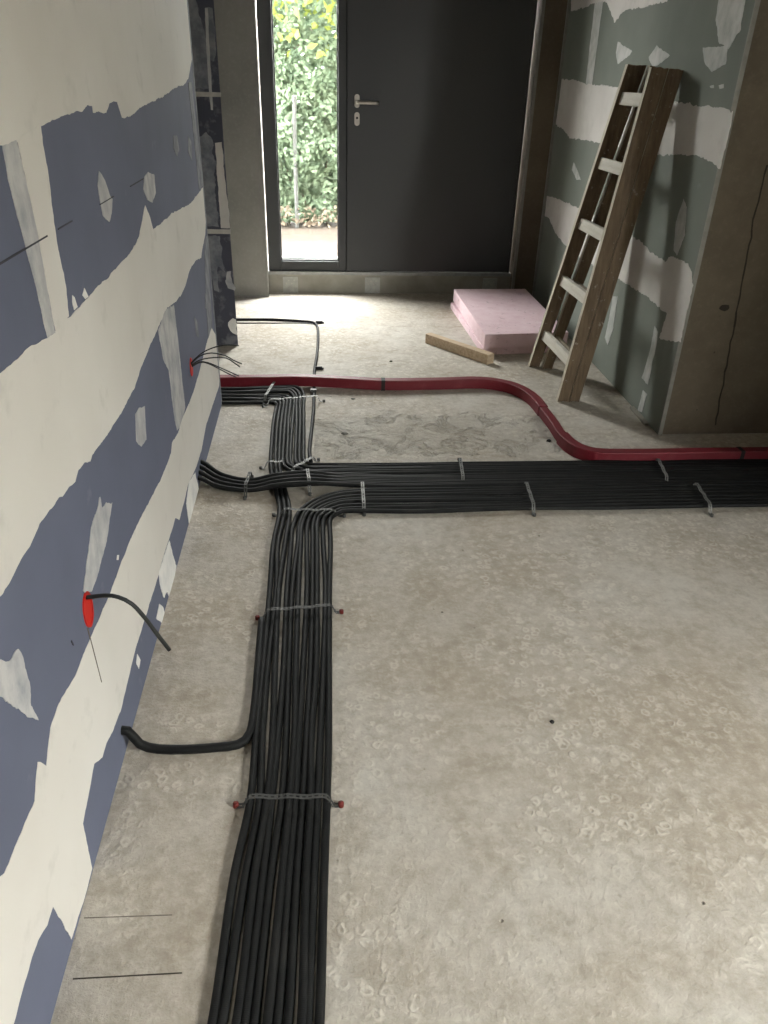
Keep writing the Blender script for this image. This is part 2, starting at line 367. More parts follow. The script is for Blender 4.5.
# rear and right walls of the big room with their windows
def window_wall(name, axis, pos, a0, a1, win, label, wname, wlabel):
    w0, w1, z0, z1 = win; e = empty(name, ((a0 + a1) / 2 if axis == 'y' else pos, pos if axis == 'y' else (a0 + a1) / 2, 0)); struct(e); tag(e, label, 'wall')
    s = 1 if pos > 0 else -1
    def bx(nm, u0, u1, q0, q1, d0, d1, mat, par, **k):
        lo, hi = sorted((pos + s * d0, pos + s * d1))
        return box(nm, lo, hi, u0, u1, q0, q1, mat, par, **k) if axis == 'x' else box(nm, u0, u1, lo, hi, q0, q1, mat, par, **k)
    bx('wall_panel', a0, w0, 0, CEIL, 0, 0.2, 'grey_concrete', e); bx('wall_panel', w1, a1, 0, CEIL, 0, 0.2, 'grey_concrete', e)
    bx('wall_panel', w0, w1, 0, z0, 0, 0.2, 'grey_concrete', e); bx('wall_panel', w0, w1, z1, CEIL, 0, 0.2, 'grey_concrete', e)
    we = empty(wname, e.location); struct(we); tag(we, wlabel, 'window')
    for (u0, u1, q0, q1) in ((w0, w0 + .06, z0, z1), (w1 - .06, w1, z0, z1), (w0 + .06, w1 - .06, z0, z0 + .06), (w0 + .06, w1 - .06, z1 - .06, z1), ((w0 + w1) / 2 - .04, (w0 + w1) / 2 + .04, z0 + .06, z1 - .06)):
        bx('window_frame', u0, u1, q0, q1, 0.05, 0.12, 'frame_paint', we)
    bx('pane', w0 + .06, (w0 + w1) / 2 - .04, z0 + .06, z1 - .06, 0.08, 0.084, 'glass', we); bx('pane', (w0 + w1) / 2 + .04, w1 - .06, z0 + .06, z1 - .06, 0.08, 0.084, 'glass', we)
window_wall('wall_room_right', 'x', RX, BY - 0.2, 5.6, WR, 'grey wall with a wide patio window right of the camera', 'window_1', 'wide patio window in the right wall')
tag(struct(box('wall_rear', LX - 0.1, RX, BY - 0.2, BY, 0, CEIL, 'grey_concrete')), 'plain grey wall behind the camera', 'wall')

# construction joint and pour marks on the concrete face
jp = [ony(x, y, FACE_Y + 0.002) for x, y in ((768, 165), (752, 230), (737, 312), (722, 390), (716, 425))]
mb = MB()
jq = [p + Vector((0.008 * noise.noise(p * 23), 0, 0)) for p in catmull(jp, 0.03)]
for k, (a, b) in enumerate(zip(jq, jq[1:])): mb.obox(a, b, 0.004 + 0.005 * abs(noise.noise(a * 17)), Vector((1, 0, 0)), 0.003)
mb.build('concrete_joint', 'stain', wk)
c0 = ony(724, 308, FACE_Y + 0.003)
patch('concrete_blowhole', [c0 + Vector((0.022 * math.cos(a * 0.7), 0, 0.013 * math.sin(a * 0.7))) for a in range(9)], (0, -1, 0), 'stain', wk, thick=0.0015, rag=0.006)
# --- filler on the left wall
NL = Vector((1, 0, 0))
def lw(pl): return [onx(x, y, LX) for x, y in pl]
def ext(p, y): return Vector((LX, y, p.z))
b1 = lw([(0,146),(20,140),(41,126),(60,117),(70,113),(82,111),(87,105),(92,106),(93,113),(106,113),(109,104),(113,101),(117,102),(122,118),(130,117),(142,106),(160,98),(172,90),(178,86),(184,85),(188,79)])
b1 = [Vector((LX, -0.6, 1.28)), Vector((LX, 0.6, 1.25))] + b1 + [Vector((LX, 3.29, 1.36)), Vector((LX, 3.29, 2.0)), Vector((LX, -0.6, 2.0))]
patch('filler_band', b1, NL, 'filler_cream', wl, seed=1)
up2 = lw([(0,373),(30,347),(47,338),(70,317),(88,298),(97,287),(108,278),(120,263),(127,257),(135,245),(139,236),(141,225),(145,205),(150,218),(153,229),(160,224),(172,213),(190,204),(200,191),(203,187)])
lo2 = lw([(206,215),(205,235),(202,250),(201,258),(196,260),(190,269),(186,283),(181,295),(176,301),(167,308),(158,328),(150,345),(142,365),(134,388),(124,408),(115,422),(106,437),(97.6,448),(92,455),(90,462),(84,463),(78,470),(75,482),(67,489),(62,496),(58.6,498),(48,513),(39,524),(29,546),(21,560),(10.7,579),(0,597)])
patch('filler_band', [ext(up2[0], -0.6)] + up2 + lo2 + [ext(lo2[-1], -0.6)], NL, 'filler_cream', wl, seed=2)
up3 = lw([(0,876),(4,873),(34,801),(37.5,762),(46,766),(48,745),(50,727),(58.6,704.5),(75,675),(90,638),(109,596),(121,563),(132,535),(153,494),(160.5,480),(167,464),(171,453),(172,442),(178,433),(182,419),(190,401),(194,390),(200,369),(207.6,339.6),(211.5,328)])
lo3 = lw([(216,336),(220,370),(219,386),(213.5,402),(206,425),(201.5,449),(196,467),(188,484),(184,501.5),(179,520),(175,518),(170,535),(164,554),(158.6,574),(147,611),(136,646),(128.6,677),(121,708),(112,732),(106,743),(102,757),(94,764),(82.5,824),(92,869),(88,895),(71,940),(62,922),(52.5,906),(47,925),(37.5,940),(28,970),(13,1023)])
lo3 = [p if p.z > 0.004 else Vector((LX, p.y, 0.004)) for p in lo3]
patch('filler_band', [ext(up3[0], -0.6)] + up3 + lo3 + [ext(lo3[-1], -0.6)], NL, 'filler_cream', wl, seed=3)
for k, (mat, pl, rag) in enumerate([
    ('filler_skim', [(98.6,171),(105,181.6),(110,197),(112,199),(111,213),(109,222),(102.5,215),(99.6,201),(97.6,186)], .002),
    ('filler_skim', [(144,177),(148,172),(154,175),(155.6,193),(152,202.5),(147,199.6),(143,189)], .002),
    ('filler_faint', [(173,135),(177,136),(179,150),(177,156.6),(173,148)], .002),
    ('filler_faint', [(188,136),(191,142),(192,161.5),(188,152)], .002),
    ('filler_skim', [(2,146),(15.6,140),(20,158),(25,180),(36,230),(45,280),(54.7,333),(47,338),(37,293),(20.5,229),(8,180)], .002),
    ('filler_cream', [(16.6,139),(40,124),(42,140.6),(47,170),(50,195),(51,205),(56.6,244),(65,285.5),(68,315),(62,326),(55.5,333),(45.6,280),(36.6,230),(25.6,180)], .003),
    ('filler_skim', [(135,413.7),(139,408),(144.5,406),(146,439),(141,447),(136,441)], .002),
    ('filler_skim', [(158,330),(163,359),(168.6,371),(174,416),(177,431),(179,427.5),(185,408),(178,341.6),(173.5,306),(166,309)], .004),
    ('filler_skim', [(83,591),(86,565),(91,528),(99.6,497),(101.6,508),(106,503),(112,503),(106,540),(99.6,567.5),(91,592)], .003),
    ('filler_skim', [(0,661),(10,660.6),(17.6,649),(23,661.6),(29,685),(30,706.5),(38,720),(25,714),(0,696),(-14,686),(-10,665)], .003),
    ('filler_white', [(158.6,572),(169,540.6),(173,556),(176,566),(173,585),(170.6,601),(167,592),(164,598),(160,585)], .004),
    ('filler_white', [(189,482),(195,472),(198.6,490),(197.7,505.5),(190,533),(186,503.5)], .003),
    ('filler_white', [(159,604),(163,608),(165,618.6),(161,622.5),(156,618.6)], .002),
    ('filler_white', [(137,654),(140,660),(138.5,669),(136,663)], .001),
    ('filler_white', [(72,295),(74,297),(77,307),(74,310),(72,302)], .001),
    ('filler_white', [(84,288),(88,297),(85,299),(82,295)], .001),
    ('filler_faint', [(205,293),(208,300),(208,310),(205,308)], .002),
    ('filler_faint', [(194,316),(197,322),(199,338),(196,335)], .002),
    ('filler_white', [(117,555),(118.5,555),(118,560),(116.5,560)], .0),
    ('filler_faint', [(188,83),(191,82),(203,185),(199,190),(196,160),(192,120)], .002),
    ('filler_faint', [(204,240),(207,236),(212,326),(208,338),(206,300)], .002)]):
    patch('filler_patch', lw(pl), NL, mat, wl, seed=10 + k, rag=rag, thick=0.0011 + 0.00002 * k, step=0.005)
# printed board line and two thin strip marks
for (xa, xb, wd_, mt) in ((-60, 47, 0.0014, 'printed_ink'), (58, 72, 0.0010, 'faint_ink'), (99.5, 113, 0.0010, 'printed_ink'), (130, 143, 0.0010, 'printed_ink')):
    ya, yb_ = onx(xa, 267 - 0.63 * xa, LX).y, onx(xb, 267 - 0.63 * xb, LX).y
    mb = MB(); mb.box(LX - 0.001, LX + 0.0016, ya, yb_, 1.074 - wd_, 1.074 + wd_); mb.build('printed_line', mt, wl)
p, q = onx(87, 628, LX), onx(101, 682, LX); mb = MB(); mb.obox(p, q, 0.0025, Vector((0, 1, 0)), 0.0035); mb.build('thin_mark', 'hairline', wl)
p, q = onx(71, 641, LX), onx(73, 645, LX); mb = MB(); mb.obox(p, q, 0.003, Vector((0, 1, 0)), 0.003); mb.build('thin_mark', 'printed_ink', wl)
# corner bead of the wall end
b = struct(box('trim_1', LX - 0.002, LX + 0.0016, LEND - 0.02, LEND + 0.0016, 0, CEIL, 'filler_faint')); tag(b, 'skimmed corner bead at the far end of the blue wall', 'trim')

# --- partition end (facing the camera)
NP = Vector((0, -1, 0))
def pp(pl): return [ony(x, y, PART_Y) for x, y in pl]
for k, (nm, mat, pl, rag) in enumerate([
    ('filler_patch', 'filler_faint', [(186,-5),(196,0),(203,28),(210,50),(212,88),(192,88),(190,60),(187,30)], .006),
    ('filler_patch', 'filler_faint', [(205,8),(212,8),(215,30),(216,52),(214,62),(210,60),(207,40)], .003),
    ('joint_tape', 'filler_skim', [(205,8),(208,8),(209,40),(212,92),(213,110),(211,110),(209,92),(206,40)], .001),
    ('joint_tape', 'tape_strip', [(190,91.5),(221,92.5),(221,97),(190,96.5)], .0005),
    ('joint_tape', 'tape_strip', [(200,229),(230.5,229.5),(230.5,234),(200,233.5)], .0005),
    ('filler_patch', 'filler_faint', [(198,140),(206,132),(213,140),(215,190),(219,226),(202,226),(200,190)], .006),
    ('joint_tape', 'filler_grey', [(215,143),(222,142),(225,180),(229,210),(230,228),(221,228),(218,185)], .002),
    ('filler_patch', 'filler_faint', [(203,236),(220,236),(222,255),(225,272),(218,266),(214,280),(207,262)], .006),
    ('filler_patch', 'filler_skim', [(227,272),(231,271),(232,283),(235,288),(235,290),(228,288),(226,281)], .004),
    ('filler_patch', 'filler_white', [(228,322),(233,318),(236,320),(237,335),(233,333),(229,328)], .005),
    ('filler_patch', 'filler_faint', [(214,236),(216,262),(219,292),(214,290),(211,262)], .003)]):
    patch(nm, pp(pl), NP, mat, wp, seed=50 + k, rag=rag, thick=0.002 + 0.0002 * k, step=0.012)

# --- green wall fillers
def gp(pl): return [onplane(x, y, GN, gn) for x, y in pl]
for k, (nm, mat, pl, rag) in enumerate([
    ('filler_band', 'filler_grey', [(572,-30),(571,11.5),(584,8),(595,3),(607,2),(611,12),(615,23),(620,15),(628,9),(640,8),(667,1),(690,-30)], .005),
    ('joint_tape', 'filler_green_skim', [(595,3),(603,1),(598,40),(592,85),(586,84),(590,45)], .003),
    ('filler_band', 'filler_grey', [(562,79),(575,80),(587.6,84),(615,87),(650,96),(685,104),(710,106.5),(733,111),(729,130),(726,145),(720,168),(705.5,158.6),(683,154),(664.7,155),(630,150),(601,144),(586,140),(569.5,138),(562,128),(556,125)], .006),
    ('filler_band', 'filler_grey', [(547,196),(556,198),(569.5,204),(590,213),(620,230),(633,236),(650,250),(664.7,262),(671,257),(678,258),(688,264),(692,272),(692,285),(688,305),(680.5,342),(671,341),(660,338),(667,314),(646.6,296),(617,278),(595,266),(578,256),(566,246),(556,234),(549,218),(545,216)], .006),
    ('filler_patch', 'filler_green_skim', [(618,41.6),(632,51),(630,55),(618,64),(616,52.5)], .003),
    ('filler_patch', 'filler_green_skim', [(657,45.5),(670,55.6),(657,66),(652.5,66.5),(649,57)], .003),
    ('filler_patch', 'filler_green_skim', [(703,48),(728,46),(726,64),(712,72),(704,62)], .003),
    ('filler_patch', 'filler_green_skim', [(720,-8),(746,-8),(741,30),(729,48),(719,42),(716,20)], .004),
    ('filler_patch', 'filler_green_skim', [(684,198),(687,207),(685,235),(677,256),(674,250),(676,222)], .003),
    ('filler_patch', 'filler_green_skim', [(655,326),(658,332),(656,347),(648,384),(642,378),(650,352)], .004),
    ('filler_patch', 'filler_green_skim', [(643,391),(647,394),(642,412),(638,410)], .003),
    ('filler_patch', 'filler_green_skim', [(613,297),(618,296),(613,330),(608,345),(605,338),(610,315)], .004),
    ('filler_patch', 'filler_green_skim', [(574,162),(578,172),(581,180),(577,180),(572,170)], .003),
    ('filler_patch', 'filler_green_skim', [(710,86),(714,85),(714,88),(711,88)], .001),
    ('filler_patch', 'filler_green_skim', [(719,85),(724,84),(724,88),(720,89)], .001)]):
    patch(nm, gp(pl), gn, mat, wr, seed=80 + k, rag=rag, thick=0.001 + 0.00005 * k, step=0.01)
# beads and trims
mb = MB(); mb.obox(GN - gn * 0.008 + Vector((0, -0.004, 0)), GN - gn * 0.008 + Vector((0, -0.004, CEIL)), 0.016, gn, 0.006)
tag(struct(mb.build('trim_2', 'bead_metal')), 'pale corner bead where green board meets concrete', 'trim')
mb = MB(); mb.obox(GF + gn * 0.006 - gd * 0.004, GF + gn * 0.006 - gd * 0.004 + Vector((0, 0, CEIL)), 0.012, gn, 0.02)
tag(struct(mb.build('trim_3', 'bead_metal')), 'thin grey edge strip in the corner right of the door', 'trim')
tag(struct(box('trim_4', -0.338, -0.322, PANEL_Y - 0.006, PANEL_Y + 0.01, 0, 2.3, 'bead_metal')), 'pale corner bead on the left door reveal', 'trim')
tag(struct(box('trim_5', 1.372, 1.39, PANEL_Y + 0.005, PANEL_Y + 0.03, 0, 2.3, 'bead_metal')), 'pale corner bead on the right door reveal', 'trim')
# small joint strip at the foot of the green wall
q0, q1 = GN + gd * 0.10, GN + gd * 0.30
mb = MB(); mb.obox(q0 + gn * 0.015 + Vector((0, 0, 0.006)), q1 + gn * 0.012 + Vector((0, 0, 0.006)), 0.02, gn, 0.012)
tag(mb.build('batten_offcut', 'sill_board'), 'small pale batten offcut lying at the foot of the green wall', 'offcut')

# --- entrance door with glazed strip
door = empty('door_1', (0.5, DOOR_Y, 0.14)); struct(door); tag(door, 'anthracite entrance door with narrow glazed side strip', 'door')
D0, D1 = DOOR_Y, DOOR_Y + 0.075; ZB, ZT = 0.147, 2.29
gx0, gx1, gz0 = -0.236, 0.162, 0.212
mx = 0.217; X0, X1 = -0.322, 1.372
fr = empty('door_frame', (0.5, DOOR_Y, ZB)); fr.parent = door; fr.location = Vector((0.5, DOOR_Y, ZB)) - door.location
for nm, a in (('frame_jamb', (X0, gx0, D0, D1, ZB, ZT)), ('frame_mullion', (gx1, mx - 0.004, D0, D1, ZB, ZT)), ('frame_rail', (gx0, gx1, D0, D1, ZB, gz0)),
              ('frame_rail', (gx0, gx1, D0, D1, 2.2, ZT)), ('frame_jamb', (1.357, X1, D0, D1, ZB, ZT)), ('frame_rail', (mx - 0.004, 1.357, D0, D1, 2.24, ZT))):
    box(nm, *a, 'frame_paint', fr, bevel=0.002)
box('door_leaf', mx, 1.356, D0 - 0.004, D1, ZB + 0.004, 2.238, 'door_paint', door, bevel=0.002)
box('door_seal', mx - 0.006, mx + 0.002, D0 + 0.01, D1 - 0.01, ZB + 0.002, 2.239, 'seal_black', door)
box('pane', gx0 - 0.005, gx1 + 0.005, D0 + 0.035, D0 + 0.041, gz0 - 0.005, 2.205, 'glass', door)
for a in ((gx0, gx0 + 0.008, gz0 + .008, 2.2), (gx1 - 0.008, gx1, gz0 + .008, 2.2), (gx0, gx1, gz0, gz0 + 0.008)):
    box('glazing_bead', a[0], a[1], D0 + 0.012, D0 + 0.034, a[2], a[3], 'seal_black', door)
box('drip_sill', gx0 - 0.01, gx1 + 0.01, D0 + 0.045, D0 + 0.09, gz0 - 0.01, gz0 + 0.016, 'pvc_white', door)
# handle
hp = ony(357, 101, D0 - 0.004); yf = D0 - 0.004
def disc_y(mb, cx, cz, rx, rz, y0, y1, n=24, straight=0.0):
    vs = []
    for y in (y0, y1):
        for k in range(n):
            a = 2 * math.pi * k / n; s = straight if math.sin(a) > 0 else -straight
            vs.append((cx + rx * math.cos(a), y, cz + s + rz * math.sin(a)))
    fs = [tuple(range(n)), tuple(range(n, 2 * n))[::-1]] + [(k, n + k, n + (k + 1) % n, (k + 1) % n) for k in range(n)]
    mb.add(vs, fs)
hd = empty('door_handle', (hp.x, yf, hp.z)); hd.parent = door; hd.location = Vector((hp.x, yf, hp.z)) - door.location
mb = MB(); disc_y(mb, hp.x, hp.z, 0.016, 0.016, yf - 0.008, yf + 0.002, straight=0.022); mb.build('rosette', 'steel', hd)
mb = MB(); disc_y(mb, hp.x, hp.z - 0.003, 0.009, 0.009, yf - 0.05, yf - 0.006); mb.build('handle_neck', 'steel', hd)
tube('lever', [Vector((hp.x - 0.006, yf - 0.05, hp.z - 0.005)), Vector((hp.x + 0.06, yf - 0.052, hp.z - 0.006)), Vector((hp.x + 0.135, yf - 0.052, hp.z - 0.007))], 0.0115, 'steel', hd, n=16)
lk = ony(357, 119, yf)
mb = MB(); disc_y(mb, lk.x, lk.z, 0.0165, 0.0165, yf - 0.008, yf + 0.002, straight=0.022); lo = mb.build('lock_plate', 'steel', door)
mb = MB(); disc_y(mb, lk.x, lk.z + 0.006, 0.007, 0.007, yf - 0.0086, yf - 0.004); mb.build('keyhole', 'seal_black', lo)
# sill build-up under the door
sl = empty('trim_6', (0.5, SILL_Y, 0)); struct(sl); tag(sl, 'pale sill board with metal brackets under the door', 'trim')
box('sill_board', -0.328, 1.384, SILL_Y + 0.01, 5.55, 0.0, 0.125, 'sill_board', sl)
box('sill_strip', -0.328, 1.384, SILL_Y - 0.004, 5.55, 0.126, 0.146, 'aluminium', sl)
for (xa, xb) in ((283, 298), (365, 380), (483, 497)):
    a, b_ = ony(xa, 284, SILL_Y).x, ony(xb, 284, SILL_Y).x
    br = box('bracket', a, b_, SILL_Y + 0.003, SILL_Y + 0.009, 0.0, 0.11, 'bracket_metal', sl)
    for i in range(4): box('bracket_screw', a + .02 + .018 * i, a + .028 + .018 * i, SILL_Y - 0.001, SILL_Y + 0.004, 0.06 + 0.02 * (i % 2), 0.068 + 0.02 * (i % 2), 'steel', br)

# ------------------------------------------------------------------ outdoors behind the glass
gr = struct(box('ground', -30, 30, 5.63, 40, -0.3, -0.01, 'earth')); tag(gr, 'bare sandy earth outside the door', 'ground')
g2 = struct(box('ground', -30, 30, -30, BY - 0.22, -0.3, -0.01, 'earth')); tag(g2, 'bare earth behind the rear window', 'ground')
g3 = struct(box('ground', RX + 0.22, 30, BY - 0.22, 5.63, -0.3, -0.01, 'earth')); tag(g3, 'bare earth outside the patio window', 'ground')
tag(struct(box('wall_added_window_shade', RX + 2.4, RX + 2.6, -6, 7, -0.01, 2.5, 'grey_concrete')), 'added unseen grey wall shading the patio window', 'wall')  # unseen wall, added to cut sky light on the upper left wall
tag(struct(box('wall_added_hedge_shade', -6, 7, 5.62, 5.9, 2.45, 6.0, 'column_concrete')), 'added unseen wall above the door shading the hedge', 'wall')  # unseen upper wall, added to keep sky light off the hedge
hedge = empty('hedge', (0, 8.5, 0)); tag(hedge, 'dense green climbing hedge outside the glazed strip', 'hedge')
def leaves(name, mat, count, zlo, zhi, yo, size, seed):
    rnd = random.Random(seed); mb = MB()
    for _ in range(count):
        x = rnd.uniform(-2.6, 2.4); zz = rnd.uniform(zlo, zhi)
        lump = 0.16 * noise.noise(Vector((x * 1.6, zz * 1.6, 3.1))) + 0.08 * noise.noise(Vector((x * 5, zz * 5, 9)))
        c = Vector((x, 8.16 + lump + yo + rnd.uniform(0, 0.12) + 0.05 * zz, zz))
        s = size * rnd.uniform(0.6, 1.3)
        nrm = Vector((rnd.gauss(0, .55), -1, rnd.gauss(0.45, .5))).normalized(); a = nrm.orthogonal().normalized()
        a = Matrix.Rotation(rnd.uniform(0, 6.28), 3, nrm) @ a; b = nrm.cross(a)
        mb.add([c - a * s, c - a * .25 * s + b * .5 * s, c + a * s + nrm * .15 * s, c - a * .25 * s - b * .5 * s], [(0, 1, 2, 3)])
    o = mb.build(name, mat, hedge); o['kind'] = 'stuff'; return o
leaves('leaves', 'leaf_green', 32000, 0.05, 2.15, 0.0, 0.034, 1)
leaves('inner_leaves', 'leaf_green', 16000, 0.0, 2.05, 0.28, 0.06, 11)
leaves('young_leaves', 'leaf_yellow', 800, 1.5, 2.2, -0.06, 0.05, 2)
leaves('dry_leaves', 'stem_brown', 700, 0.0, 0.18, -0.1, 0.03, 3)
sm = MB()
rnd = random.Random(4)
for k in range(26):
    x = -2.5 + k * 0.19 + rnd.uniform(-.05, .05); p = [Vector((x + rnd.uniform(-.06, .06) * j, 8.32 + .02 * j, -0.02 + 0.34 * j)) for j in range(7)]
    v, f, u = sweep(p, circ(0.012, 6)); sm.add(v, f)
sm.build('stems', 'stem_brown', hedge)['kind'] = 'stuff'
pt = ony(296, 185, 8.13); pb = ony(293, 95, 8.13)
tag(tube('fence_post', [Vector((pt.x, 8.13, -0.02)), Vector((pt.x, 8.13, 0.8)), Vector((pt.x + 0.01, 8.13, pb.z))], 0.02, 'post_grey'), 'thin grey fence post standing in front of the hedge', 'post')

# ------------------------------------------------------------------ conduits
R = 0.0082
def ordn(k): return ['first', 'second', 'third', 'fourth', 'fifth', 'sixth', 'seventh', 'eighth', 'ninth', 'tenth', 'eleventh', 'twelfth'][k]
def wob(p, k, amp=0.003):
    return p + Vector((amp * noise.noise(Vector((p.y * 3.1, k * 7.7, 1))), amp * noise.noise(Vector((p.x * 3.1, k * 5.1, 4))), 0))
# foreground bundle edges in the photo (left, right), near to far
ED = [((190,1100),(322,1100)),((209,1012),(325,1018)),((230,880),(328,880)),((246,800),(330,800)),((253,735),(331.5,735)),((260,666),(333.5,666)),((265,590),(333.5,590)),((272,545),(332,545))]
NA = 11
def bundle_pts(k):
    u = (k + 0.5) / NA; pts = []
    for i, (a, b) in enumerate(ED):
        A, B = onz(a[0], a[1], R), onz(b[0], b[1], R)
        p = A.lerp(B, u); p.z = R + (0.006 if k in (2, 5, 8) else 0.0) * (0.6 + 0.8 * noise.noise(Vector((i * .9, k * 3.3, 0)))); pts.append(wob(p, k, 0.010))
    return pts
RUN_X = RX - 0.03
# world rows of the runs (y positions)
def row(y): return onz(420, y, R).y
conds = []
def conduit(name, pts, label, group, r=R, mat='conduit', step=0.02):
    o = tube(name, pts, r, mat, step=step); return tag(o, label, 'conduit', group)
low0, low1 = row(489.5), row(510.5)            # lower run: far / near
for j in range(8):                              # conduits 3..10 turn right into the lower run
    k = 3 + j; u = j / 7; y = low0 + (low1 - low0) * u
    pts = bundle_pts(k)
    e = pts[-1]; rad = 0.075 + 0.17 * (1 - u)
    # quarter turn: from heading +y at x=e.x to heading +x at row y
    start = Vector((e.x + 0.004 * (1 - u), y - rad, R)); pts.append(start) if start.y > e.y + 0.02 else None
    for a in (30, 60, 90):
        aa = math.radians(a); pts.append(Vector((start.x + rad * (1 - math.cos(aa)), start.y + rad * math.sin(aa), R + (0.004 if j % 3 == 1 else 0))))
    for x in (0.35, 0.7, 1.05, 1.4, 1.8, RUN_X):
        pts.append(wob(Vector((x, y - 0.012 * (x / 2), R + 0.004 * (0.5 + noise.noise(Vector((x * 2, j * 3, 7)))))), 20 + j, 0.011))
    conduit('conduit', pts, 'black conduit bending right from the foreground bundle, %s from the inside of the bend' % ordn(7 - j), 'conduits bending right')
# far bundle (column) edges
CE = [((273,500),(287,500)),]
colL = [(269,468),(270,440),(272,420),(275,406)]; colR = [(306,462),(305.5,440),(305.5,420),(305,404)]
NC = 9
def col_pts(k):
    u = (k + 0.5) / NC
    return [wob(onz(*a, R).lerp(onz(*b, R), u), 40 + k, 0.004) for a, b in zip(colL, colR)]
farY0, farY1 = onz(235, 388.5, R).y - 0.01, onz(235, 402.5, R).y      # rows of the bundle going left behind the wall
def turn_left(top, k):
    """column conduit k turns left at its top: k=0 (left) takes the nearest row"""
    u = k / (NC - 1); y = farY1 + (farY0 - farY1) * u; rad = 0.03 + 0.05 * u
    out = []
    yy = max(y - rad, top.y + 0.01)
    out.append(Vector((top.x, yy, R)))
    for a in (45, 90):
        aa = math.radians(a); out.append(Vector((top.x - rad * (1 - math.cos(aa)), yy + (y - yy) * math.sin(aa), R + 0.012 * (u > .5))))
    for x in (-0.40, -0.7, -1.3): out.append(Vector((x, y + 0.01 * noise.noise(Vector((x, k, 0))), R + 0.010 * (k % 2) )))
    return out
for k in range(3):                              # three go straight through under the crossing
    pts = bundle_pts(k)
    m0, m1 = onz(277, 512, R), onz(292, 512, R); pts.append(m0.lerp(m1, (k + .5) / 3))
    m0, m1 = onz(274, 492, R), onz(288, 492, R); pts.append(m0.lerp(m1, (k + .5) / 3))
    cp = col_pts(k); pts += cp + turn_left(cp[-1], k)
    conduit('conduit', pts, 'black conduit running straight under the crossing to the passage, %s from the left' % ordn(k), 'conduits running straight through')
up0, up1 = row(465.5), row(474.5)
for j in range(6):                              # six come from the far passage and turn right into the upper run
    k = 3 + j; cp = col_pts(k); pts = list(reversed(turn_left(cp[-1], k))) + list(reversed(cp))[:-1]
    u = j / 5; y = up1 + (up0 - up1) * u + 0.01; rad = 0.05 + 0.07 * (1 - u)
    e = pts[-1]; sx0 = e.x + 0.002
    pts.append(Vector((sx0, y + rad, R)))
    for a in (30, 60, 90):
        aa = math.radians(a); pts.append(Vector((sx0 + rad * (1 - math.cos(aa)), y + rad * (1 - math.sin(aa)), R + (0.004 if j % 2 else 0))))
    for x in (0.30, 0.6, 1.0, 1.4, 1.8, RUN_X):
        pts.append(wob(Vector((x, y - 0.012 * (x / 2), R + 0.003 + 0.004 * noise.noise(Vector((x * 2, j * 3, 2))))), 60 + j, 0.011))
    conduit('conduit', pts, 'black conduit from the far passage turning right, %s from left in its column' % ordn(j), 'conduits from the far passage')
# left-wall group crossing over
NB = 8
wh = onx(203, 480, LX)
lo0, lo1 = row(476.5), row(486.5)
for j in range(NB):
    u = j / (NB - 1); lay = j % 2; z0 = R + 0.018 * lay
    y = lo0 + (lo1 - lo0) * u
    hy = 2.60 - 0.11 * u
    pts = [Vector((LX - 0.07, hy + 0.015, 0.030 + 0.024 * (1 - u) + 0.012 * lay)), Vector((LX + 0.005, hy, 0.028 + 0.022 * (1 - u) + 0.010 * lay)),
           Vector((LX + 0.08, hy - 0.055, 0.012 + R + 0.012 * lay))]
    for (px, a, b) in ((250, 481, 493), (278, 480, 492), (310, 477.5, 490)):
        A, B = onz(px, a, R), onz(px, b, R); p = A.lerp(B, u); p.z = R + 0.017 + (0.012 * lay if px > 260 else 0.006 * lay) - (0.012 if px == 250 else 0); pts.append(wob(p, 80 + j, 0.004))
    pts.append(Vector((0.10, y + 0.004, R + 0.010)))
    for x in (0.30, 0.6, 1.0, 1.4, 1.8, RUN_X):
        pts.append(wob(Vector((x, y - 0.012 * (x / 2), R + 0.003 + 0.005 * noise.noise(Vector((x * 2, j * 3, 12))))), 100 + j, 0.011))
    conduit('conduit', pts, 'black conduit leaving the left wall into the farther run, %s from the far side' % ordn(j), 'conduits from the left wall')
# single conduit into the left wall
pts = [onx(122, 731, LX) - Vector((0.02, 0, 0)), onx(122, 731, LX) + Vector((0.012, 0, 0))] + [onz(x, y, R + z) for x, y, z in ((140, 744, .012), (158, 749, 0), (185, 749.5, 0), (215, 747.5, 0), (238, 744.5, 0))] + [onz(250, 733, R), onz(255, 705, R), onz(258, 670, R), onz(262, 620, R)]
conduit('conduit', pts, 'single thick black conduit branching off the foreground bundle into the left wall', None, r=0.0105)
# thin conduit near the door
pts = [onz(x, y, 0.007) for x, y in ((215, 319.5), (240, 319.5), (270, 319.5), (300, 321), (313, 322.5), (317.5, 327), (318, 340), (317, 355), (314.5, 371), (314, 392), (313.5, 410), (311.5, 430), (309.5, 450), (311, 462))]
conduit('conduit', pts, 'thin black conduit looping from behind the partition towards the door and under the red duct', None, r=0.0078)
tag(tube('cable', [onz(x, y, 0.003) for x, y in ((215, 323), (240, 323), (275, 323), (300, 323), (314, 324))], 0.003, 'cable_black'), 'thin grey-black cable beside the conduit near the partition', 'cable')

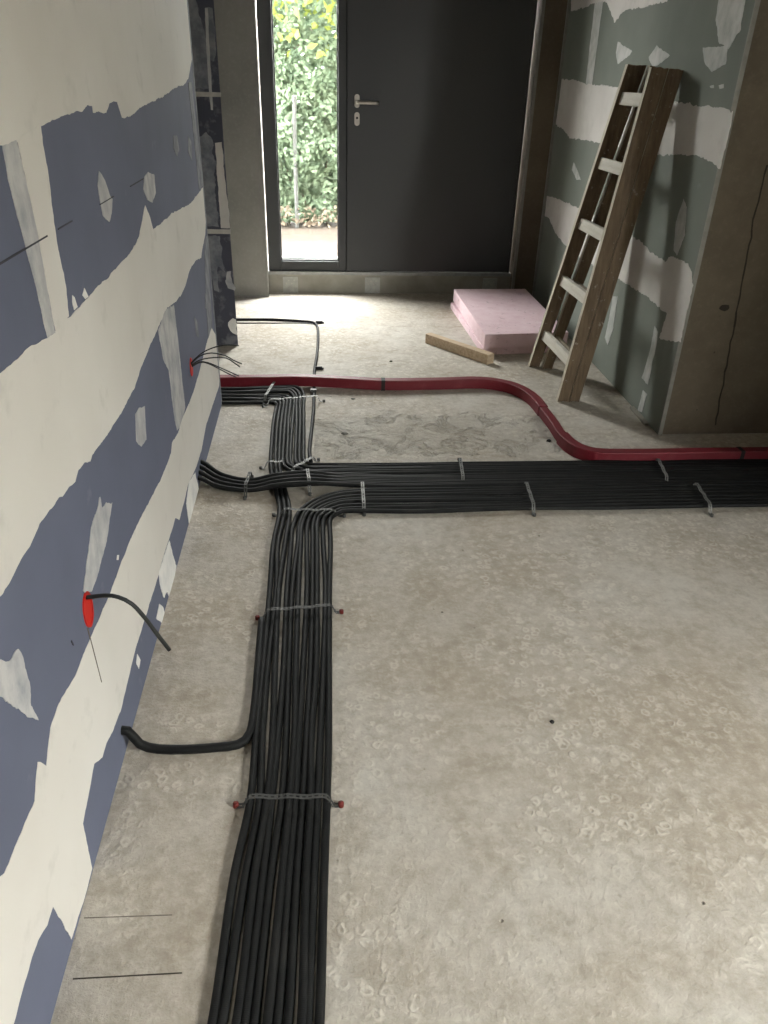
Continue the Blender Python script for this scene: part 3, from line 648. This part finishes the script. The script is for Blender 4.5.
# red duct
def rrect(w, h, r=0.004, n=2):
    out = []
    for cx, cz, a0 in ((w / 2 - r, h / 2 - r, 0), (-w / 2 + r, h / 2 - r, 90), (-w / 2 + r, -h / 2 + r, 180), (w / 2 - r, -h / 2 + r, 270)):
        for k in range(n + 1):
            a = math.radians(a0 + 90 * k / n); out.append((cx + r * math.cos(a), cz + r * math.sin(a)))
    return out
DW, DH = 0.044, 0.050
base = [(205,387.5),(225,387.5),(270,388),(300,388.5),(345,390),(385,391),(440,390),(475,389),(497,391),(514,396),(528,405),(540,420),(548,431),(555,442),(566,453),(580,460),(600,464),(640,464.5),(700,463.5),(768,462.5),(790,462)]
bp = [onz(x, y, 0) for x, y in base]
bp = [Vector((-1.3, bp[0].y, 0))] + bp + [Vector((RX - 0.01, bp[-1].y, 0))]
cen = []
for i, p in enumerate(bp):
    tg = (bp[min(i + 1, len(bp) - 1)] - bp[max(i - 1, 0)]).normalized(); left = Vector((-tg.y, tg.x, 0))
    lift = 0.010 * math.exp(-((p.x - (-0.02)) / 0.25) ** 2) if p.y > 3.3 else 0.0
    cen.append(p + left * DW / 2 + Vector((0, 0, DH / 2 + 0.0005 + lift)))
full = catmull(cen, 0.015)
duct = empty('red_duct', (full[0].x, full[0].y, 0)); tag(duct, 'dark red rectangular duct snaking across the floor to the right wall', 'duct')
def nearest(x, y):
    p = onz(x, y, DH / 2); return min(range(len(full)), key=lambda i: (full[i] - p).length)
i1, i2, i3 = nearest(384, 385), nearest(541, 411), nearest(555, 438)
for (a, b, s) in ((0, i1, 1.0), (i1, i2, 1.0), (i2, i3, 0.86), (i3, len(full) - 1, 1.02)):
    v, f, u = sweep(full[a:b + 1], rrect(DW * s, DH * s)); mesh_obj('duct_section', v, f, 'red_duct', duct, uvs=u, smooth=False)
v, f, u = sweep(full[i1 - 1:i1 + 1], rrect(DW * 1.06, DH * 1.06)); mesh_obj('joint_band', v, f, 'seal_black', duct, uvs=u)
ir = nearest(738, 455); v, f, u = sweep(full[ir:ir + 2], rrect(DW * 1.1, DH * 1.08)); mesh_obj('joint_band', v, f, 'seal_black', duct, uvs=u)

# perforated straps over the bundles
def strap(a, b, ha, label, inset=0.02, plug='plug_red', mat='strap_metal', width=0.012, over=None):
    A, B = onz(*a, 0.0), onz(*b, 0.0); d = (B - A); L = d.length; d.normalize(); s = Vector((-d.y, d.x, 0))
    t0, t1 = inset, L - inset
    prof = [(0.0, 0.003), (t0 * 0.7, 0.004), (t0 * 1.15, ha * 0.6), (t0 * 1.7, ha)]
    n = max(3, int((L - 2 * inset) / 0.02))
    prof += [(t0 * 1.7 + (L - 3.4 * t0) * k / n, ha + 0.002 * math.sin(k * 1.9)) for k in range(1, n)]
    prof += [(L - t0 * 1.7, ha), (L - t0 * 1.15, ha * 0.6), (L - t0 * 0.7, 0.004), (L, 0.003)]
    pts = [A + d * q + Vector((0, 0, z)) for q, z in prof]
    path = catmull(pts, 0.006)
    root = empty('strap', ((A + B) / 2).to_tuple()); tag(root, label, 'strap', 'fixing straps over the conduits')
    mb = MB()
    for off in (-width / 2 + 0.0021, width / 2 - 0.0021):
        v, f, u = sweep([p + s * off for p in path], [(-.0021, -.0006), (.0021, -.0006), (.0021, .0006), (-.0021, .0006)]); mb.add(v, f)
    for i in range(0, len(path) - 1, 2):
        mb.obox(path[i] - s * width / 2, path[i] + s * width / 2, 0.0055, d, 0.001)
    mb.build('band', mat, root)
    for P, sg in ((A, 1), (B, -1)):
        c = P - d * sg * 0.004
        tube('plug', [c + Vector((0, 0, 0.0)), c + Vector((0, 0, 0.004)), c + Vector((0, 0, 0.010))], 0.0062, plug, root, n=10)
    return root
strap((238,806.5),(339,806), 0.030, 'perforated strap with red plugs across the foreground conduits, nearest the camera', inset=0.016)
strap((259,619),(340,613), 0.030, 'perforated strap across the foreground conduits midway up the bundle', inset=0.016)
strap((275,516),(343,517), 0.028, 'perforated strap across the conduits just before the bend', inset=0.02, plug='strap_metal')
strap((364,515),(362,485), 0.030, 'strap on the nearer run just after the bend', mat='clip_metal', plug='strap_metal')
strap((534,515.5),(524,485), 0.030, 'strap on the nearer run halfway along', mat='clip_metal', plug='strap_metal')
strap((711,516),(692,486), 0.030, 'strap on the nearer run at the right edge', mat='clip_metal', plug='strap_metal')
strap((463,487),(459,461), 0.030, 'strap on the farther run left of the red duct bend', mat='clip_metal', plug='strap_metal')
strap((667,487),(655,462), 0.030, 'strap on the farther run below the concrete wall', mat='clip_metal', plug='strap_metal')
strap((245,499),(252,478), 0.042, 'strap on the conduits coming out of the left wall', plug='strap_metal')
strap((310,495),(307,476), 0.048, 'strap on the crossing conduits beside the bend', mat='clip_metal', plug='strap_metal')
strap((264,407),(323,402), 0.034, 'strap across the top of the far conduit column', mat='clip_metal', plug='strap_metal', inset=0.018)
strap((264,405),(276,386), 0.034, 'strap on the conduits entering the far passage', mat='clip_metal', plug='strap_metal')
strap((289,477),(318,461), 0.030, 'slanted strap where the far column bends right', mat='clip_metal', plug='strap_metal')
strap((262,469),(288,468), 0.030, 'short strap on three conduits above the crossing', mat='clip_metal', plug='strap_metal', inset=0.014)
pc = onz(313.5, 391, 0.012); mb = MB(); mb.box(pc.x - .014, pc.x + .014, pc.y - .012, pc.y + .012, 0.012, 0.022)
mb.box(pc.x - .014, pc.x - .010, pc.y - .012, pc.y + .012, 0.0, 0.014); mb.box(pc.x + .010, pc.x + .014, pc.y - .012, pc.y + .012, 0.0, 0.014)
tag(mb.build('conduit_clip', 'clip_metal'), 'small bright metal clip holding the thin conduit beside the red duct', 'clip')
for k, (x, y, lb) in enumerate(((319, 323.5, 'small black clip where the thin conduit turns near the partition'), (318, 369.5, 'small black clip on the thin conduit just beyond the red duct'))):
    pc = onz(x, y, 0); mb = MB(); mb.box(pc.x - .02, pc.x + .022, pc.y - .008, pc.y + .008, 0.0, 0.016); mb.box(pc.x + .015, pc.x + .03, pc.y - .006, pc.y + .006, 0.0, 0.01); tag(mb.build('conduit_clip', 'seal_black', bevel=0.003), lb, 'clip')

# ------------------------------------------------------------------ wall boxes and wires
def wallbox(cx, cy, r, label):
    c = onx(cx, cy, LX); root = empty('junction_box', c.to_tuple()); tag(root, label, 'junction box', 'red wall boxes')
    n = 28; vs = []; fs = []
    for (rr, x) in ((r * 1.1, 0.0), (r * 1.1, 0.0028), (r * 0.90, 0.0028), (r * 0.88, -0.006)):
        for k in range(n):
            a = 2 * math.pi * k / n; vs.append((LX + x, c.y + 0.72 * rr * math.cos(a), c.z + rr * math.sin(a)))
    for j in range(3):
        for k in range(n): fs.append((j * n + k, j * n + (k + 1) % n, (j + 1) * n + (k + 1) % n, (j + 1) * n + k))
    mesh_obj('box_rim', vs, fs, 'red_plastic', root)
    vs = [(LX + x, c.y + r * .65 * math.cos(2 * math.pi * k / n), c.z + r * .9 * math.sin(2 * math.pi * k / n)) for x in (0.0012, 0.0020) for k in range(n)]
    fs = [tuple(range(n, 2 * n)), tuple(range(n))[::-1]] + [(k, (k + 1) % n, n + (k + 1) % n, n + k) for k in range(n)]
    mesh_obj('box_cover', vs, fs, 'red_plastic', root)
    return c
bc = wallbox(87.5, 609.5, 0.034, 'red round wall box with one cable, low on the left wall in the foreground')
yb = bc.y + 0.0
pts = [onx(83, 602.5, LX) + Vector((-0.004, 0, 0))] + [ony(x, y, yb) for x, y in ((105, 595.5), (118, 597), (132, 604), (145, 618), (157, 634), (169.5, 650))]
pts[0].y = yb; 
tag(tube('cable', pts, 0.0042, 'cable_black', step=0.01), 'single black cable curving out of the nearer red wall box', 'cable')
bc2 = wallbox(191, 367, 0.030, 'red round wall box with several wires near the far end of the left wall')
for k, pl in enumerate([[(202,353),(215.5,347),(228,345),(239,345.5)], [(200,356),(211.5,353),(225,355.5),(233,360),(242,364)], [(200,360),(213.5,357.6),(226,358),(233,362),(240,367)],
                        [(199,362),(207.6,362.5),(221,368),(230,372),(239,376)], [(200,362.5),(208,363.5),(221,369.8),(229,374),(236,377)]]):
    p0 = Vector((LX - 0.003, bc2.y + 0.004 * (k - 2), bc2.z + 0.012 - 0.004 * k))
    pts = [p0] + [ony(x, y, bc2.y + 0.01 * k - 0.02) for x, y in pl]
    tag(tube('wire', pts, 0.0022, 'cable_black', step=0.012, n=6), 'thin black wire from the farther red wall box, %s from the top of the spray' % ordn(k), 'wire', 'wires from the far wall box')

# ------------------------------------------------------------------ wooden stepladder (folded, leaning on the green wall)
lad = empty('ladder', (1.19, 3.55, 0)); tag(lad, 'old paint-spattered wooden stepladder folded and leaning against the green wall', 'ladder')
Y1, Y1T, Y2, Y2T = 3.31, 3.40, 3.815, 3.69         # near rail foot/top, far rail foot/top
X = Vector((1, 0, 0)); Z = Vector((0, 0, 1))
def rail(name, f0, f1, t0, t1, thick, zt):
    """side board: foot edge px f0..f1 at foot plane, top edge at top plane"""
    pass
def board4(name, a, b, c, d, thick, mat, bevel=0.002, sag=0.0):
    """a,b foot left/right, c,d top right/left in 3D; extruded along y by thick; chewed ends"""
    dy = Vector((0, thick, 0)); n = 8
    foot = [a.lerp(b, k / n) + Z * (0.004 * (0.5 + noise.noise(a * 9 + Vector((k * .8, 0, 0)))) if 0 < k < n else 0) for k in range(n + 1)]
    top = [c.lerp(d, k / n) + Z * (0.006 * noise.noise(c * 7 + Vector((k * .9, 3, 0)))) for k in range(n + 1)]
    ring = foot + top; m = len(ring)
    vs = ring + [p + dy for p in ring]
    fs = [tuple(range(m))[::-1][::-1], tuple(range(m, 2 * m))[::-1]] + [((i + 1) % m, i, m + i, m + (i + 1) % m) for i in range(m)]
    o = mesh_obj(name, vs, fs, mat, lad); o.data.materials.append(M['lit_edge']); o.data.polygons[len(fs) - 1].material_index = 1   # pale front edge: daylight from the side strip painted in
    return o
def PX(x, y, Y): return ony(x, y, Y)
# near side: front rail and rear rail side by side
n_f0, n_f1, n_f2 = Vector((1.140, Y1, 0)), Vector((1.193, Y1, 0)), Vector((1.245, Y1, 0))
tl, tr_ = PX(652, 67, Y1T), PX(684, 70, Y1T); tm = tl.lerp(tr_, 0.52); RT = 0.028
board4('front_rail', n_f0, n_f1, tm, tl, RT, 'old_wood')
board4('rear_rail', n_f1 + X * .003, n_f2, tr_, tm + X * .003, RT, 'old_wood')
# far side
f_f0, f_f1 = Vector((1.130, Y2, 0)), Vector((1.185, Y2, 0)); g0, g1 = Vector((1.196, Y2 - .03, 0)), Vector((1.246, Y2 - .03, 0))
fl, frr = PX(628, 64, Y2T), PX(662, 67, Y2T); fm = fl.lerp(frr, 0.55)
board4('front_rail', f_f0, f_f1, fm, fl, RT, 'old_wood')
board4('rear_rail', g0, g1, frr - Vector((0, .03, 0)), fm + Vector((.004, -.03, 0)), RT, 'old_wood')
# rungs: heights found on the far front rail
for (xx, yy) in ((545, 336), (563, 281), (583, 224), (603, 163.5), (625, 99)):
    zr = PX(xx, yy, Y2 - (Y2 - Y2T) * (400 - yy) / 340 ).z
    u = zr / fl.z
    A = f_f0.lerp(fl, u) + Vector((0.032, 0.004, 0)); B = n_f0.lerp(tl, zr / tl.z) + Vector((0.032, RT - 0.006, 0))
    ax = (tl - n_f0).normalized()
    mb = MB(); mb.obox(A, B, 0.05, ax, 0.030); mb.build('rung', 'rung_wood', lad, bevel=0.004)
    A2 = A + X * 0.055 - Z * 0.012; B2 = B + X * 0.055 - Z * 0.012
    A2.y -= 0.02
    mb = MB(); mb.obox(A2, B2, 0.035, ax, 0.022); mb.build('rear_rung', 'rung_wood_rear', lad, bevel=0.003)

# ------------------------------------------------------------------ pink boards, timber
def slab(name, quad, z0, z1, mat, label, cat, group=None, bevel=0.003):
    vs = [Vector((p[0], p[1], z0)) for p in quad] + [Vector((p[0], p[1], z1)) for p in quad]
    return tag(mesh_obj(name, vs, BF, mat, bevel=bevel), label, cat, group)
slab('insulation_board', [(0.915, 4.02), (1.36, 4.06), (1.36, 5.02), (0.895, 5.01)], 0.0, 0.039, 'pink_foam', 'pink rigid foam insulation board lying on the floor, the lower of two', 'board', 'pink insulation boards')
slab('insulation_board', [(0.918, 4.005), (1.40, 4.05), (1.405, 5.06), (0.915, 5.04)], 0.040, 0.120, 'pink_foam', 'scuffed pink rigid foam insulation board, the upper of two', 'board', 'pink insulation boards')
slab('timber_offcut', [(0.622, 4.236), (0.908, 3.850), (0.950, 3.880), (0.655, 4.266)], 0.0, 0.056, 'pine', 'short pale timber offcut lying beside the pink boards', 'timber')

# ------------------------------------------------------------------ small debris
rnd = random.Random(12)
for (x, y, s, lb, m) in ((391, 361.5, .010, 'small dark chip on the pale floor beyond the red duct', 'seal_black'), (549, 441, .013, 'dark bracket scrap beside the red duct bend', 'seal_black'),
                         (353, 399, .010, 'small stone chip just in front of the red duct', 'grey_concrete'), (345, 434, .014, 'flat broken mortar chip on the rough strip', 'grey_concrete'),
                         (552, 722, .007, 'dark crumb in the middle of the open floor', 'seal_black')):
    p = onz(x, y, 0); n = 7
    vs = [(p.x + s * (1 + .4 * rnd.uniform(-1, 1)) * math.cos(6.283 * k / n), p.y + .8 * s * (1 + .4 * rnd.uniform(-1, 1)) * math.sin(6.283 * k / n), 0.0) for k in range(n)]
    vs += [(p.x + (v[0] - p.x) * .6, p.y + (v[1] - p.y) * .6, s * .5) for v in vs[:n]]
    fs = [tuple(range(n))[::-1], tuple(range(n, 2 * n))] + [(k, (k + 1) % n, n + (k + 1) % n, n + k) for k in range(n)]
    tag(mesh_obj('debris_chip', vs, fs, m), lb, 'debris', 'crumbs on the floor')
